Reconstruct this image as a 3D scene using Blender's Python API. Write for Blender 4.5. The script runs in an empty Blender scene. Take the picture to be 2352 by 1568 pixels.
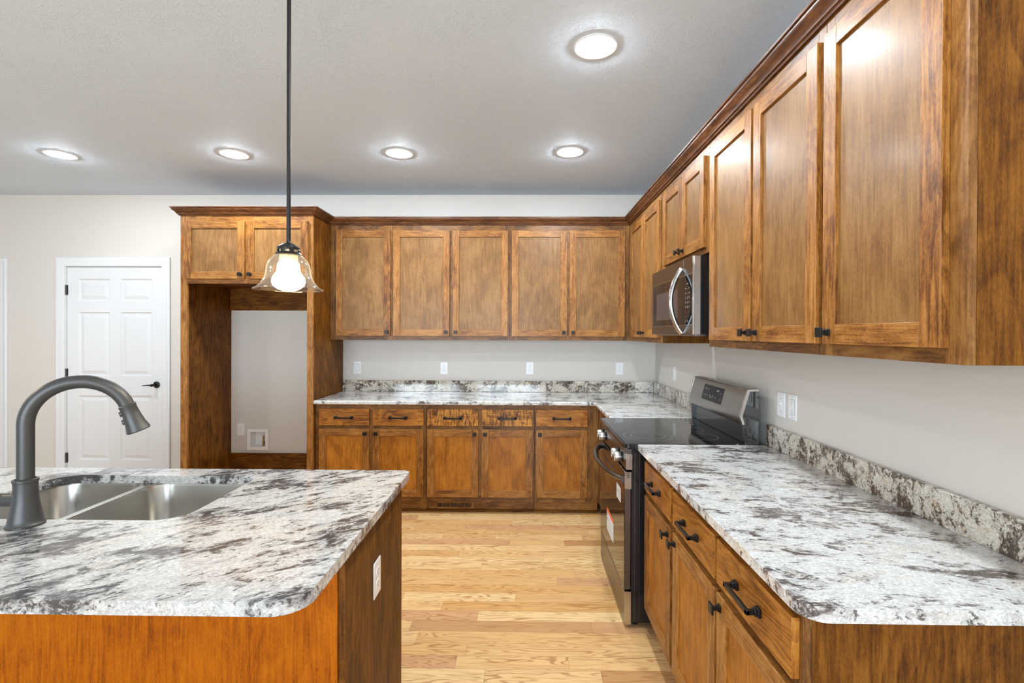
import bpy, bmesh, math, random
from mathutils import Vector, Matrix
random.seed(7)
PI = math.pi
SC = bpy.context.scene
COL = SC.collection

# ---------------------------------------------------------------- camera
cam_d = bpy.data.cameras.new('camera'); cam = bpy.data.objects.new('camera', cam_d); COL.objects.link(cam)
cam_d.sensor_fit = 'HORIZONTAL'; cam_d.sensor_width = 36.0
cam_d.lens = 1117.27 * 36.0 / 2352.0
cam_d.shift_x = -13.0 / 2352.0; cam_d.shift_y = -15.0 / 2352.0
cam_d.clip_start = 0.02
R = Matrix.Rotation(0.01418, 4, 'Z') @ Matrix.Rotation(PI / 2 - 0.00393, 4, 'X') @ Matrix.Rotation(0.00368, 4, 'Z')
cam.matrix_world = Matrix.Translation((0, 0, 1.46076)) @ R
SC.camera = cam

# ---------------------------------------------------------------- view, world, added daylight
SC.view_settings.view_transform = 'Standard'; SC.view_settings.look = 'None'
SC.view_settings.gamma = 1.0; SC.view_settings.use_curve_mapping = False
SC.view_settings.exposure = 0.47
SC.cycles.max_bounces = 10; SC.cycles.diffuse_bounces = 6; SC.cycles.glossy_bounces = 5
SC.cycles.transparent_max_bounces = 12; SC.cycles.sample_clamp_indirect = 6.0
W = bpy.data.worlds.new('World'); SC.world = W; W.use_nodes = True
bg = W.node_tree.nodes['Background']; bg.inputs[0].default_value = (0.80, 0.90, 1.0, 1); bg.inputs[1].default_value = 1.0

def area_light(name, loc, rot, sx, sy, power, color):
    d = bpy.data.lights.new(name, 'AREA'); d.shape = 'RECTANGLE'; d.size = sx; d.size_y = sy
    d.energy = power; d.color = color
    o = bpy.data.objects.new(name, d); o.location = loc; o.rotation_euler = rot; COL.objects.link(o); return o
# area lights added as daylight at unseen windows, near and left
area_light('added_daylight_near', (-1.5, -4.13, 1.45), (PI / 2 + 0.42, 0, 0), 4.0, 1.9, 260, (0.74, 0.88, 1.0))
area_light('added_daylight_left', (-6.93, 0.5, 1.45), (PI / 2, 0, -PI / 2), 4.2, 1.9, 12, (0.74, 0.88, 1.0))

# lamp strengths
CAN_E, BULB_E = 330.0, 62.0

# ---------------------------------------------------------------- node helpers
class NT:
    def __init__(s, name):
        s.m = bpy.data.materials.new(name); s.m.use_nodes = True
        s.t = s.m.node_tree; s.b = s.t.nodes['Principled BSDF']; s.out = s.t.nodes['Material Output']
    def n(s, typ, **kw):
        x = s.t.nodes.new(typ)
        for k, v in kw.items(): setattr(x, k, v)
        return x
    def l(s, a, b): s.t.links.new(a, b)
    def put(s, sock, v):
        if isinstance(v, (int, float)): sock.default_value = v
        elif isinstance(v, (tuple, list)): sock.default_value = v
        else: s.l(v, sock)
    def math(s, op, a, b=0.0, c=None, clamp=False):
        x = s.n('ShaderNodeMath', operation=op); x.use_clamp = clamp
        s.put(x.inputs[0], a); s.put(x.inputs[1], b)
        if c is not None: s.put(x.inputs[2], c)
        return x.outputs[0]
    def comb(s, x, y, z):
        c = s.n('ShaderNodeCombineXYZ')
        for i, v in enumerate((x, y, z)): s.put(c.inputs[i], v)
        return c.outputs[0]
    def sep(s, v):
        c = s.n('ShaderNodeSeparateXYZ'); s.l(v, c.inputs[0]); return c.outputs
    def noise(s, vec, scale, detail=2.0, rough=0.5, dist=0.0):
        x = s.n('ShaderNodeTexNoise'); s.l(vec, x.inputs['Vector'])
        x.inputs['Scale'].default_value = scale; x.inputs['Detail'].default_value = detail
        x.inputs['Roughness'].default_value = rough; x.inputs['Distortion'].default_value = dist
        return x.outputs['Fac']
    def mapr(s, v, a, b, c=0.0, d=1.0, smooth=True):
        x = s.n('ShaderNodeMapRange'); x.interpolation_type = 'SMOOTHSTEP' if smooth else 'LINEAR'
        s.put(x.inputs[0], v)
        for i, q in enumerate((a, b, c, d)): x.inputs[i + 1].default_value = q
        return x.outputs[0]
    def ramp(s, v, stops):
        x = s.n('ShaderNodeValToRGB'); e = x.color_ramp.elements
        while len(e) < len(stops): e.new(0.5)
        for i, (p, c) in enumerate(stops): e[i].position = p; e[i].color = (c[0], c[1], c[2], 1)
        s.put(x.inputs[0], v); return x.outputs[0]
    def mix(s, f, a, b, typ='MIX'):
        x = s.n('ShaderNodeMix', data_type='RGBA', blend_type=typ)
        s.put(x.inputs[0], f)
        for i, v in ((6, a), (7, b)):
            if isinstance(v, tuple): x.inputs[i].default_value = (v[0], v[1], v[2], 1)
            else: s.l(v, x.inputs[i])
        return x.outputs[2]
    def bump(s, h, strength, dist=0.01):
        x = s.n('ShaderNodeBump'); x.inputs['Strength'].default_value = strength; x.inputs['Distance'].default_value = dist
        s.l(h, x.inputs['Height']); s.l(x.outputs[0], s.b.inputs['Normal'])
    def set(s, **kw):
        names = dict(color='Base Color', rough='Roughness', metal='Metallic', coat='Coat Weight', coat_rough='Coat Roughness',
                     spec='Specular IOR Level', aniso='Anisotropic', ec='Emission Color', es='Emission Strength', ior='IOR')
        for k, v in kw.items():
            if isinstance(v, tuple) and len(v) == 3: v = (v[0], v[1], v[2], 1)
            s.put(s.b.inputs[names[k]], v)
        return s

def plain(name, color, rough=0.5, metal=0.0, **kw):
    t = NT(name); t.set(color=color, rough=rough, metal=metal, **kw); return t.m

def wood(name, dark, mid, light, ring=0.22, blotch=0.28, gloss=0.42, coat=0.09, vary=0.20, fig=30.0, spec=0.32, curl=0.0):
    t = NT(name)
    uv = t.n('ShaderNodeUVMap').outputs[0]; u, v, _ = t.sep(uv)
    bd = t.n('ShaderNodeAttribute', attribute_name='board').outputs['Fac']
    bz = t.math('MULTIPLY', bd, 61.0)
    def nz(su, sv, det, rough=0.55, dist=0.0):
        return t.noise(t.comb(t.math('MULTIPLY', u, su), t.math('MULTIPLY', v, sv), bz), 1.0, det, rough, dist)
    wob = nz(4.0, 0.8, 3.0, 0.5, 0.3)
    ph = t.math('FRACT', t.math('ADD', t.math('MULTIPLY', wob, fig), t.math('MULTIPLY', u, 14.0)))
    rg = t.math('MULTIPLY', t.mapr(ph, 0.0, 0.82), t.mapr(ph, 1.0, 0.86))     # thin dark growth lines
    streak = nz(150.0, 7.0, 3.0); speck = nz(420.0, 95.0, 2.0); blo = nz(9.0, 5.0, 5.0, 0.65, 0.5)
    rest = 1.0 - ring - blotch
    f = t.math('ADD', t.math('MULTIPLY', rg, ring), t.math('MULTIPLY', t.mapr(streak, 0.25, 0.75), rest * 0.6))
    f = t.math('ADD', f, t.math('MULTIPLY', t.mapr(speck, 0.25, 0.75), rest * 0.4))
    f = t.math('ADD', f, t.math('MULTIPLY', t.mapr(blo, 0.3, 0.7), blotch))
    if curl: f = t.math('ADD', f, t.math('MULTIPLY', t.math('SUBTRACT', t.mapr(nz(9.0, 42.0, 3.0, 0.6, 1.2), 0.32, 0.68), 0.5), curl))
    hv = t.n('ShaderNodeTexWhiteNoise', noise_dimensions='1D'); t.l(bz, hv.inputs['W'])
    f = t.math('ADD', f, t.math('MULTIPLY_ADD', hv.outputs[0], vary, -vary / 2))
    c = t.ramp(f, [(0.20, dark), (0.5, mid), (0.82, light)])
    t.set(color=c, rough=gloss, coat=coat, coat_rough=0.19, spec=spec)
    t.bump(speck, 0.05, 0.002)
    return t.m

def granite(name, rot, seed, dens=0.0, k=1.0, gcol=(0.22, 0.21, 0.21), bw=0.34, dcol=(0.050, 0.034, 0.030), lum=1.0, tint=(1, 1, 1)):
    t = NT(name)
    tc = t.n('ShaderNodeTexCoord').outputs['Object']
    m0 = t.n('ShaderNodeMapping'); t.l(tc, m0.inputs[0]); m0.inputs['Rotation'].default_value = (0, 0, rot)
    mp = t.n('ShaderNodeMapping'); t.l(m0.outputs[0], mp.inputs[0])
    mp.inputs['Location'].default_value = (seed, seed * 1.7, seed * .3); mp.inputs['Scale'].default_value = (1.25 * k, 2.6 * k, 2.0 * k)
    p = mp.outputs[0]
    big = t.noise(p, 2.4, 4.0, 0.55, 0.5)
    med = t.noise(p, 8.0, 8.0, 0.70, 1.0)
    fin = t.noise(p, 30.0, 7.0, 0.72, 0.6)
    brn = t.noise(p, 4.2, 6.0, 0.65, 0.8)
    vein = t.math('ABSOLUTE', t.math('SUBTRACT', t.noise(p, 11.0, 6.0, 0.7, 1.4), 0.5))
    base = t.ramp(fin, [(0.28, (0.52, 0.51, 0.50)), (0.5, (0.70, 0.70, 0.69)), (0.72, (0.80, 0.80, 0.795))])
    base = t.mix(t.math('MULTIPLY', t.mapr(brn, 0.50, 0.66), bw), base, (0.58, 0.45, 0.30))
    g = t.math('ADD', t.math('MULTIPLY', med, 0.62), t.math('MULTIPLY', big, 0.52))
    base = t.mix(t.math('MULTIPLY', t.mapr(g, 0.567 - dens, 0.685 - dens), 0.66), base, gcol)
    base = t.mix(t.math('MULTIPLY', t.mapr(vein, 0.020, 0.0), 0.45), base, (0.13, 0.12, 0.12))
    d = t.math('ADD', t.math('MULTIPLY', fin, 0.42), t.math('MULTIPLY', g, 0.66))
    base = t.mix(t.math('MULTIPLY', t.mapr(d, 0.610 - dens, 0.664 - dens), 0.87), base, dcol)
    vor = t.n('ShaderNodeTexVoronoi'); t.l(tc, vor.inputs['Vector']); vor.inputs['Scale'].default_value = 210.0
    gr = t.mapr(t.sep(vor.outputs['Color'])[0], 0.0, 1.0, 0.80 * lum, 1.12 * lum, False)
    base = t.mix(1.0, base, t.comb(gr, gr, gr), 'MULTIPLY'); base = t.mix(1.0, base, tint, 'MULTIPLY')
    t.set(color=base, rough=0.10, coat=0.35, coat_rough=0.04)
    return t.m

M = {}
M['frame'] = wood('cherry_frame', (0.100, 0.031, 0.005), (0.275, 0.106, 0.018), (0.420, 0.195, 0.048), 0.15, 0.28)
M['face'] = wood('cherry_frame_shaded', (0.070, 0.024, 0.005), (0.185, 0.074, 0.014), (0.300, 0.140, 0.036), 0.14, 0.40)  # darker copy of the door frame wood, painting shade between the doors
M['panel'] = wood('cherry_panel_shaded', (0.145, 0.063, 0.015), (0.225, 0.104, 0.027), (0.305, 0.155, 0.050), 0.05, 0.36, vary=0.10, fig=12.0)  # upper-door copy, darkened to stand for dimmer light
M['drawer'] = wood('cherry_drawer', (0.130, 0.040, 0.005), (0.330, 0.115, 0.012), (0.480, 0.205, 0.032), 0.26, 0.30, fig=36.0)
M['curly'] = wood('cherry_rippled', (0.090, 0.026, 0.003), (0.330, 0.120, 0.013), (0.560, 0.260, 0.045), 0.12, 0.30, fig=20.0, curl=0.62)
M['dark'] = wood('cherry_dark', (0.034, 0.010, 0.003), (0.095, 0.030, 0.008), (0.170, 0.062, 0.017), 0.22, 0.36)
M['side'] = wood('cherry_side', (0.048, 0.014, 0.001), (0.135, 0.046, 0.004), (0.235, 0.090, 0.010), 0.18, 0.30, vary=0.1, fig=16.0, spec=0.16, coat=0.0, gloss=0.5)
M['panel_lit'] = wood('cherry_panel_lit', (0.190, 0.060, 0.004), (0.360, 0.122, 0.008), (0.500, 0.195, 0.020), 0.05, 0.36, vary=0.10, fig=12.0)  # same cherry as the upper panels; the difference in light is in the colour
M['backpanel'] = wood('cherry_back_panel', (0.190, 0.042, 0.001), (0.350, 0.085, 0.001), (0.440, 0.126, 0.002), 0.10, 0.30, coat=0.0, gloss=0.5, vary=0.1, spec=0.12)
M['granite_island'] = granite('granite_island', -0.62, 3.1, 0.014, 1.1, (0.18, 0.18, 0.19), 0.24, (0.042, 0.038, 0.040), 0.86)
M['granite'] = granite('granite_perimeter', 0.14, 11.7, 0.013, 1.3, (0.22, 0.180, 0.158), 0.36)
M['granite_splash'] = granite('granite_splash', 0.4, 5.3, 0.030, 2.2, (0.24, 0.175, 0.130), 0.6, (0.045, 0.028, 0.022), 0.97, (1.0, 0.93, 0.81))
M['steel'] = plain('brushed_steel', (0.33, 0.312, 0.29), 0.30, 1.0)
M['capsteel'] = plain('end_cap_steel', (0.56, 0.51, 0.45), 0.25, 1.0)
M['sinksteel'] = plain('sink_steel', (0.52, 0.50, 0.46), 0.27, 1.0)
M['darksteel'] = plain('dark_brushed_steel', (0.165, 0.150, 0.138), 0.28, 1.0)
M['chrome'] = plain('chrome', (0.56, 0.55, 0.53), 0.16, 1.0)
M['knobsteel'] = plain('satin_knob_steel', (0.46, 0.44, 0.41), 0.30, 1.0)
M['blackpanel'] = plain('black_panel', (0.006, 0.006, 0.007), 0.06, spec=0.22)
M['blackglass'] = plain('black_glass', (0.006, 0.006, 0.007), 0.03, 0.0, spec=0.5, ior=2.1)
M['blackenamel'] = plain('black_enamel', (0.010, 0.010, 0.011), 0.16)
M['blackmetal'] = plain('black_metal', (0.018, 0.017, 0.017), 0.34, 0.6)
M['gunmetal'] = plain('gunmetal', (0.074, 0.072, 0.070), 0.42, 0.55)
M['bronze'] = plain('oiled_bronze', (0.030, 0.026, 0.024), 0.38, 0.7)
M['white'] = plain('white_plastic', (0.86, 0.86, 0.86), 0.30)
M['slot'] = plain('slot_dark', (0.06, 0.06, 0.06), 0.6)
M['trim'] = plain('white_trim_paint', (0.74, 0.745, 0.755), 0.32)
M['doorpaint'] = plain('white_door_paint', (0.73, 0.735, 0.745), 0.34)
M['brass'] = plain('brass', (0.45, 0.36, 0.18), 0.3, 1.0)
M['socket'] = plain('socket_cream', (0.62, 0.54, 0.40), 0.5)
M['print'] = plain('printed_white', (0.75, 0.76, 0.78), 0.5)
M['printgrey'] = plain('printed_grey', (0.30, 0.31, 0.33), 0.4)
M['printred'] = plain('printed_red', (0.65, 0.06, 0.05), 0.5)
M['printblue'] = plain('printed_blue', (0.25, 0.50, 0.75), 0.5)
M['orange'] = plain('label_orange', (0.80, 0.16, 0.06), 0.5)
M['paper'] = plain('label_paper', (0.80, 0.80, 0.80), 0.5)
M['mesh'] = plain('oven_screen', (0.045, 0.046, 0.050), 0.12)
M['void'] = plain('dark_gap', (0.02, 0.02, 0.02), 0.9)
M['bulb'] = plain('lit_bulb', (1, 0.95, 0.85), 0.3, 0.0, ec=(1.0, 0.80, 0.48), es=BULB_E)
M['can'] = plain('lit_lens', (1, 1, 1), 0.4, 0.0, ec=(0.86, 0.945, 1.0), es=CAN_E)

def wall_paint(name, col):
    t = NT(name); tc = t.n('ShaderNodeTexCoord').outputs['Object']
    t.set(color=col, rough=0.55); t.bump(t.noise(tc, 260.0, 2.0), 0.05, 0.002); return t.m
M['wall'] = wall_paint('greige_wall_paint', (0.66, 0.62, 0.57))
def ceiling_paint():
    t = NT('textured_ceiling_paint'); tc = t.n('ShaderNodeTexCoord').outputs['Object']
    a = t.noise(tc, 9.0, 3.0, 0.6, 2.2)
    w = t.math('ABSOLUTE', t.math('SUBTRACT', a, 0.5)); r1 = t.mapr(w, 0.0, 0.030, 1.0, 0.0)
    b = t.noise(tc, 24.0, 3.0, 0.6, 2.8)
    w2 = t.math('ABSOLUTE', t.math('SUBTRACT', b, 0.5)); r2 = t.mapr(w2, 0.0, 0.05, 1.0, 0.0)
    h = t.math('ADD', r1, t.math('MULTIPLY', r2, 0.7))
    msk = t.mapr(t.noise(tc, 3.0, 2.0), 0.35, 0.6, 0.25, 1.0)
    h = t.math('MULTIPLY', h, msk)
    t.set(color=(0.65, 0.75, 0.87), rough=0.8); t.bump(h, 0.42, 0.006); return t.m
M['ceiling'] = ceiling_paint()
def floor_oak():
    t = NT('oak_floor')
    uv = t.n('ShaderNodeUVMap').outputs[0]; u, v, _ = t.sep(uv)
    bd = t.n('ShaderNodeAttribute', attribute_name='board').outputs['Fac']; bz = t.math('MULTIPLY', bd, 91.0)
    wob = t.noise(t.comb(t.math('MULTIPLY', u, 17.0), t.math('MULTIPLY', v, 1.7), bz), 1.0, 2.0, 0.5, 0.5)
    rg = t.math('SINE', t.math('ADD', t.math('MULTIPLY', wob, 78.0), t.math('MULTIPLY', u, 210.0)))
    rg = t.mapr(rg, 0.15, 1.0)
    fine = t.noise(t.comb(t.math('MULTIPLY', u, 240.0), t.math('MULTIPLY', v, 7.0), bz), 1.0, 3.0, 0.6)
    pat = t.noise(t.comb(t.math('MULTIPLY', u, 8.0), t.math('MULTIPLY', v, 2.2), bz), 1.0, 3.0, 0.6)
    hv = t.n('ShaderNodeTexWhiteNoise', noise_dimensions='1D'); t.l(bz, hv.inputs['W'])
    c = t.ramp(hv.outputs[0], [(0.0, (0.80, 0.52, 0.235)), (0.28, (0.70, 0.395, 0.145)), (0.52, (0.86, 0.60, 0.30)),
                               (0.74, (0.72, 0.43, 0.18)), (0.91, (0.68, 0.39, 0.20)), (1.0, (0.52, 0.28, 0.11))])
    g = t.math('MULTIPLY', t.math('MULTIPLY', rg, t.mapr(pat, 0.30, 0.60)), 0.72)
    c = t.mix(g, c, (0.38, 0.165, 0.05))
    c = t.mix(t.math('MULTIPLY', t.mapr(fine, 0.45, 0.72), 0.42), c, (0.40, 0.21, 0.09))
    t.set(color=c, rough=0.27, coat=0.25, coat_rough=0.12); return t.m
M['floor'] = floor_oak()
def shade_glass():
    t = NT('clear_glass')
    tr = t.n('ShaderNodeBsdfTransparent'); tr.inputs[0].default_value = (0.992, 0.988, 0.975, 1)
    gl = t.n('ShaderNodeBsdfGlossy'); gl.inputs['Roughness'].default_value = 0.03
    lw = t.n('ShaderNodeLayerWeight'); lw.inputs[0].default_value = 0.28
    f = t.mapr(lw.outputs['Fresnel'], 0.0, 1.0, 0.02, 0.40, False)
    mx = t.n('ShaderNodeMixShader'); t.l(f, mx.inputs[0]); t.l(tr.outputs[0], mx.inputs[1]); t.l(gl.outputs[0], mx.inputs[2])
    tl = t.n('ShaderNodeBsdfTranslucent'); tl.inputs[0].default_value = (0.95, 0.93, 0.88, 1)
    m2 = t.n('ShaderNodeMixShader'); t.l(t.mapr(lw.outputs['Facing'], 0.35, 1.0, 0.002, 0.028), m2.inputs[0]); t.l(mx.outputs[0], m2.inputs[1]); t.l(tl.outputs[0], m2.inputs[2])
    t.l(m2.outputs[0], t.out.inputs[0]); return t.m
M['glass'] = shade_glass()

# ---------------------------------------------------------------- mesh builder
class MB:
    """Collects faces with a uv along the grain and a random value per board, then links ONE mesh object."""
    def __init__(s): s.v = []; s.f = []; s.uv = []; s.mi = []; s.bd = []; s.sm = []; s.mats = []
    def slot(s, m):
        m = M[m] if isinstance(m, str) else m
        if m not in s.mats: s.mats.append(m)
        return s.mats.index(m)
    def face(s, idx, m, grain, bd, off, smooth=False):
        p = [Vector(s.v[i]) for i in idx]
        n = Vector((0, 0, 0))
        for i in range(len(p)):
            a, b = p[i], p[(i + 1) % len(p)]
            n += Vector(((a.y - b.y) * (a.z + b.z), (a.z - b.z) * (a.x + b.x), (a.x - b.x) * (a.y + b.y)))
        k = max(range(3), key=lambda q: abs(n[q]))
        ax = [q for q in range(3) if q != k]
        va = grain if grain in ax else ax[1]; ua = [q for q in ax if q != va][0]
        s.f.append(tuple(idx)); s.mi.append(s.slot(m)); s.bd.append(bd); s.sm.append(smooth)
        s.uv.append([(q[ua] + off[0] + (0.37 * k), q[va] + off[1]) for q in p])
    def rnd(s): return random.random(), (random.random() * 9, random.random() * 9)
    def box(s, x0, x1, y0, y1, z0, z1, m, grain=2):
        bd, off = s.rnd(); b = len(s.v)
        s.v += [(x, y, z) for x in (x0, x1) for y in (y0, y1) for z in (z0, z1)]
        for q in ((0, 1, 3, 2), (4, 6, 7, 5), (0, 4, 5, 1), (2, 3, 7, 6), (0, 2, 6, 4), (1, 5, 7, 3)):
            s.face([b + i for i in q], m, grain, bd, off)
    def prism(s, poly, axis, a0, a1, m, grain=None, smooth=False):
        """poly: 2D points in the two other axes (in x<y<z order), extruded along axis from a0 to a1"""
        bd, off = s.rnd(); b = len(s.v); n = len(poly); grain = axis if grain is None else grain
        for a in (a0, a1):
            for p in poly:
                q = list(p); q.insert(axis, a); s.v.append(tuple(q))
        for i in range(n):
            j = (i + 1) % n; s.face([b + i, b + j, b + n + j, b + n + i], m, grain, bd, off, smooth)
        s.face([b + i for i in range(n)][::-1], m, grain, bd, off); s.face([b + n + i for i in range(n)], m, grain, bd, off)
    def sweep(s, prof, path, outs, m):
        """prof: (out, z) closed polygon carried along a plan path, outs: mitred outward direction per path point"""
        bd, off = s.rnd(); b = len(s.v); n = len(prof)
        for (px, py), (ox, oy) in zip(path, outs):
            for o, z in prof: s.v.append((px + ox * o, py + oy * o, z))
        for k in range(len(path) - 1):
            g = 0 if abs(path[k + 1][0] - path[k][0]) > abs(path[k + 1][1] - path[k][1]) else 1
            bd, off = s.rnd()
            for i in range(n):
                j = (i + 1) % n; s.face([b + k * n + i, b + k * n + j, b + (k + 1) * n + j, b + (k + 1) * n + i], m, g, bd, off)
        s.face([b + i for i in range(n)], m, 2, bd, off); s.face([b + (len(path) - 1) * n + i for i in range(n)][::-1], m, 2, bd, off)
    def lathe(s, prof, c, m, seg=32, axis=2, skip=None, closed=False):
        """prof: (radius, height) along axis from centre c"""
        bd, off = s.rnd(); b = len(s.v); n = len(prof)
        for k in range(seg):
            a = 2 * PI * k / seg
            for r, h in prof:
                q = [r * math.cos(a), r * math.sin(a)]; q.insert(axis, h)
                s.v.append((c[0] + q[0], c[1] + q[1], c[2] + q[2]))
        for k in range(seg):
            k2 = (k + 1) % seg
            for i in range(n if closed else n - 1):
                if skip and skip(k, i): continue
                j = (i + 1) % n
                s.face([b + k * n + i, b + k2 * n + i, b + k2 * n + j, b + k * n + j], m, axis, bd, off, True)
    def tube(s, pts, rad, m, seg=16, squash=1.0, cap=True):
        bd, off = s.rnd(); b = len(s.v); pts = [Vector(p) for p in pts]; n = len(pts)
        rad = rad if isinstance(rad, (list, tuple)) else [rad] * n
        ref = None
        for i, p in enumerate(pts):
            t = (pts[min(i + 1, n - 1)] - pts[max(i - 1, 0)]).normalized()
            if ref is None:
                ref = t.orthogonal().normalized()
            ref = (ref - t * ref.dot(t)).normalized(); bi = t.cross(ref)
            for k in range(seg):
                a = 2 * PI * k / seg
                s.v.append(tuple(p + ref * (rad[i] * math.cos(a)) + bi * (rad[i] * math.sin(a) * squash)))
        for i in range(n - 1):
            for k in range(seg):
                k2 = (k + 1) % seg
                s.face([b + i * seg + k, b + i * seg + k2, b + (i + 1) * seg + k2, b + (i + 1) * seg + k], m, 2, bd, off, True)
        if cap:
            s.face([b + k for k in range(seg)][::-1], m, 2, bd, off); s.face([b + (n - 1) * seg + k for k in range(seg)], m, 2, bd, off)
    def quad(s, a, b_, c, d, m, grain=2):
        bd, off = s.rnd(); b = len(s.v); s.v += [tuple(a), tuple(b_), tuple(c), tuple(d)]; s.face([b, b + 1, b + 2, b + 3], m, grain, bd, off)
    def slab(s, outer, holes, z0, z1, m):
        """flat slab with a plan outline and holes"""
        bm = bmesh.new()
        for loop in [outer] + holes:
            vs = [bm.verts.new((x, y, z1)) for x, y in loop]
            for i in range(len(vs)): bm.edges.new((vs[i], vs[(i + 1) % len(vs)]))
        bmesh.ops.triangle_fill(bm, use_beauty=True, edges=bm.edges[:], normal=(0, 0, 1))
        bmesh.ops.recalc_face_normals(bm, faces=bm.faces[:])
        if sum(f.normal.z for f in bm.faces) < 0: bmesh.ops.reverse_faces(bm, faces=bm.faces[:])
        bd, off = s.rnd(); b = len(s.v); bm.verts.index_update(); nv = len(bm.verts)
        s.v += [tuple(v.co) for v in bm.verts] + [(v.co.x, v.co.y, z0) for v in bm.verts]
        for f in bm.faces:
            ix = [v.index for v in f.verts]
            s.face([b + i for i in ix], m, 0, bd, off); s.face([b + nv + i for i in ix[::-1]], m, 0, bd, off)
        for e in bm.edges:
            if len(e.link_faces) == 1:
                f = e.link_faces[0]; ix = [v.index for v in f.verts]; i, j = e.verts[0].index, e.verts[1].index
                if ix[(ix.index(i) + 1) % len(ix)] != j: i, j = j, i
                s.face([b + j, b + i, b + nv + i, b + nv + j], m, 0, bd, off)
        bm.free()
    def text(s, txt, size, place, m):
        """tiny flat lettering; place maps (x, y) of the text plane into space"""
        cu = bpy.data.curves.new('t', 'FONT'); cu.body = txt; cu.size = size; cu.align_x = 'CENTER'; cu.align_y = 'CENTER'; cu.resolution_u = 1
        o = bpy.data.objects.new('t', cu); COL.objects.link(o); bpy.context.view_layer.update()
        me = bpy.data.meshes.new_from_object(o.evaluated_get(bpy.context.evaluated_depsgraph_get()))
        bd, off = s.rnd(); b = len(s.v)
        s.v += [tuple(place(v.co.x, v.co.y)) for v in me.vertices]
        for p in me.polygons: s.face([b + i for i in p.vertices], m, 2, bd, off)
        bpy.data.objects.remove(o); bpy.data.curves.remove(cu); bpy.data.meshes.remove(me)
    def build(s, name, parent=None, origin=(0, 0, 0), bevel=0.0, seg=2, angle=35, smooth_all=False):
        me = bpy.data.meshes.new(name); ox, oy, oz = origin
        me.from_pydata([(x - ox, y - oy, z - oz) for x, y, z in s.v], [], s.f)
        for m in s.mats: me.materials.append(m)
        uvl = me.uv_layers.new(name='UVMap'); at = me.attributes.new('board', 'FLOAT', 'FACE')
        for i, p in enumerate(me.polygons):
            p.material_index = s.mi[i]; p.use_smooth = s.sm[i] or smooth_all; at.data[i].value = s.bd[i]
            for k, li in enumerate(p.loop_indices): uvl.data[li].uv = s.uv[i][k]
        bm = bmesh.new(); bm.from_mesh(me); bmesh.ops.recalc_face_normals(bm, faces=bm.faces[:]); bm.to_mesh(me); bm.free()
        me.update(); me.set_sharp_from_angle(angle=math.radians(38))
        o = bpy.data.objects.new(name, me); COL.objects.link(o)
        if parent is not None: o.parent = parent
        if bevel > 0:
            md = o.modifiers.new('edge', 'BEVEL'); md.width = bevel; md.segments = seg; md.limit_method = 'ANGLE'
            md.angle_limit = math.radians(angle); md.harden_normals = False
        return o

def tag(o, label=None, cat=None, group=None, kind=None):
    if label: o['label'] = label
    if cat: o['category'] = cat
    if group: o['group'] = group
    if kind: o['kind'] = kind
    return o
def empty(name, loc, rz=0.0):
    o = bpy.data.objects.new(name, None); o.location = loc; o.rotation_euler = (0, 0, rz); o.empty_display_size = 0.05; COL.objects.link(o); return o
def copy_tree(o, parent=None):
    c = o.copy(); COL.objects.link(c); c.parent = parent
    for ch in [x for x in bpy.data.objects if x.parent == o]: copy_tree(ch, c)
    return c
def rrect(x0, x1, y0, y1, r, n=8):
    if isinstance(r, (int, float)): r = (r,) * 4
    out = []
    for (cx, cy, a0), q in zip(((x1, y1, 0), (x0, y1, 90), (x0, y0, 180), (x1, y0, 270)), r):
        sx, sy = (-1 if cx == x1 else 1), (-1 if cy == y1 else 1)
        if q <= 0: out.append((cx, cy)); continue
        for k in range(n + 1):
            a = math.radians(a0 + 90 * k / n); out.append((cx + sx * q + q * math.cos(a), cy + sy * q + q * math.sin(a)))
    return out

# ---------------------------------------------------------------- the setting
XW, YW, ZC = 1.211, 4.521, 2.743          # right wall, back wall, ceiling
XL, YN = -6.8, -4.0                       # left wall, near wall
D1 = (-4.318, -3.408); D2 = (-5.866, -4.956); DTOP = 2.068
BOX = (-2.563, -2.425, 0.388, 0.523)      # opening of the supply box

def wall_with_holes(name, along, a0, a1, p0, p1, holes, m):
    b = MB(); As = sorted({a0, a1, *[h[0] for h in holes], *[h[1] for h in holes]}); Zs = sorted({0.0, ZC, *[h[2] for h in holes], *[h[3] for h in holes]})
    for i in range(len(As) - 1):
        z_start = None
        for j in range(len(Zs) - 1):
            mx, mz = (As[i] + As[i + 1]) / 2, (Zs[j] + Zs[j + 1]) / 2
            hole = any(h[0] < mx < h[1] and h[2] < mz < h[3] for h in holes)
            if not hole and z_start is None: z_start = Zs[j]
            if z_start is not None and (hole or j == len(Zs) - 2):
                ze = Zs[j] if hole else Zs[j + 1]
                if along == 0: b.box(As[i], As[i + 1], p0, p1, z_start, ze, m)
                else: b.box(p0, p1, As[i], As[i + 1], z_start, ze, m)
                z_start = None
    return tag(b.build(name), kind='structure')
wall_with_holes('wall_back', 0, XL - .12, XW + .12, YW, YW + .12,
                [(D1[0] - .018, D1[1] + .018, 0.0, DTOP + .018), (D2[0] - .018, D2[1] + .018, 0.0, DTOP + .018), BOX], 'wall')
wall_with_holes('wall_right', 1, YN - .12, YW, XW, XW + .12, [], 'wall')
wall_with_holes('wall_near', 0, XL - .12, XW + .12, YN - .12, YN, [(-5.7, -3.9, 0.5, 2.4), (-3.5, -1.7, 0.5, 2.4), (-1.3, 0.5, 0.5, 2.4)], 'wall')
wall_with_holes('wall_left', 1, YN, YW, XL - .12, XL, [(-1.6, 0.2, 0.5, 2.4), (0.8, 2.6, 0.5, 2.4)], 'wall')
b = MB(); b.box(XL - .12, XW + .12, YN - .12, YW + .12, ZC, ZC + .1, 'ceiling'); tag(b.build('ceiling'), kind='structure')
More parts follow.
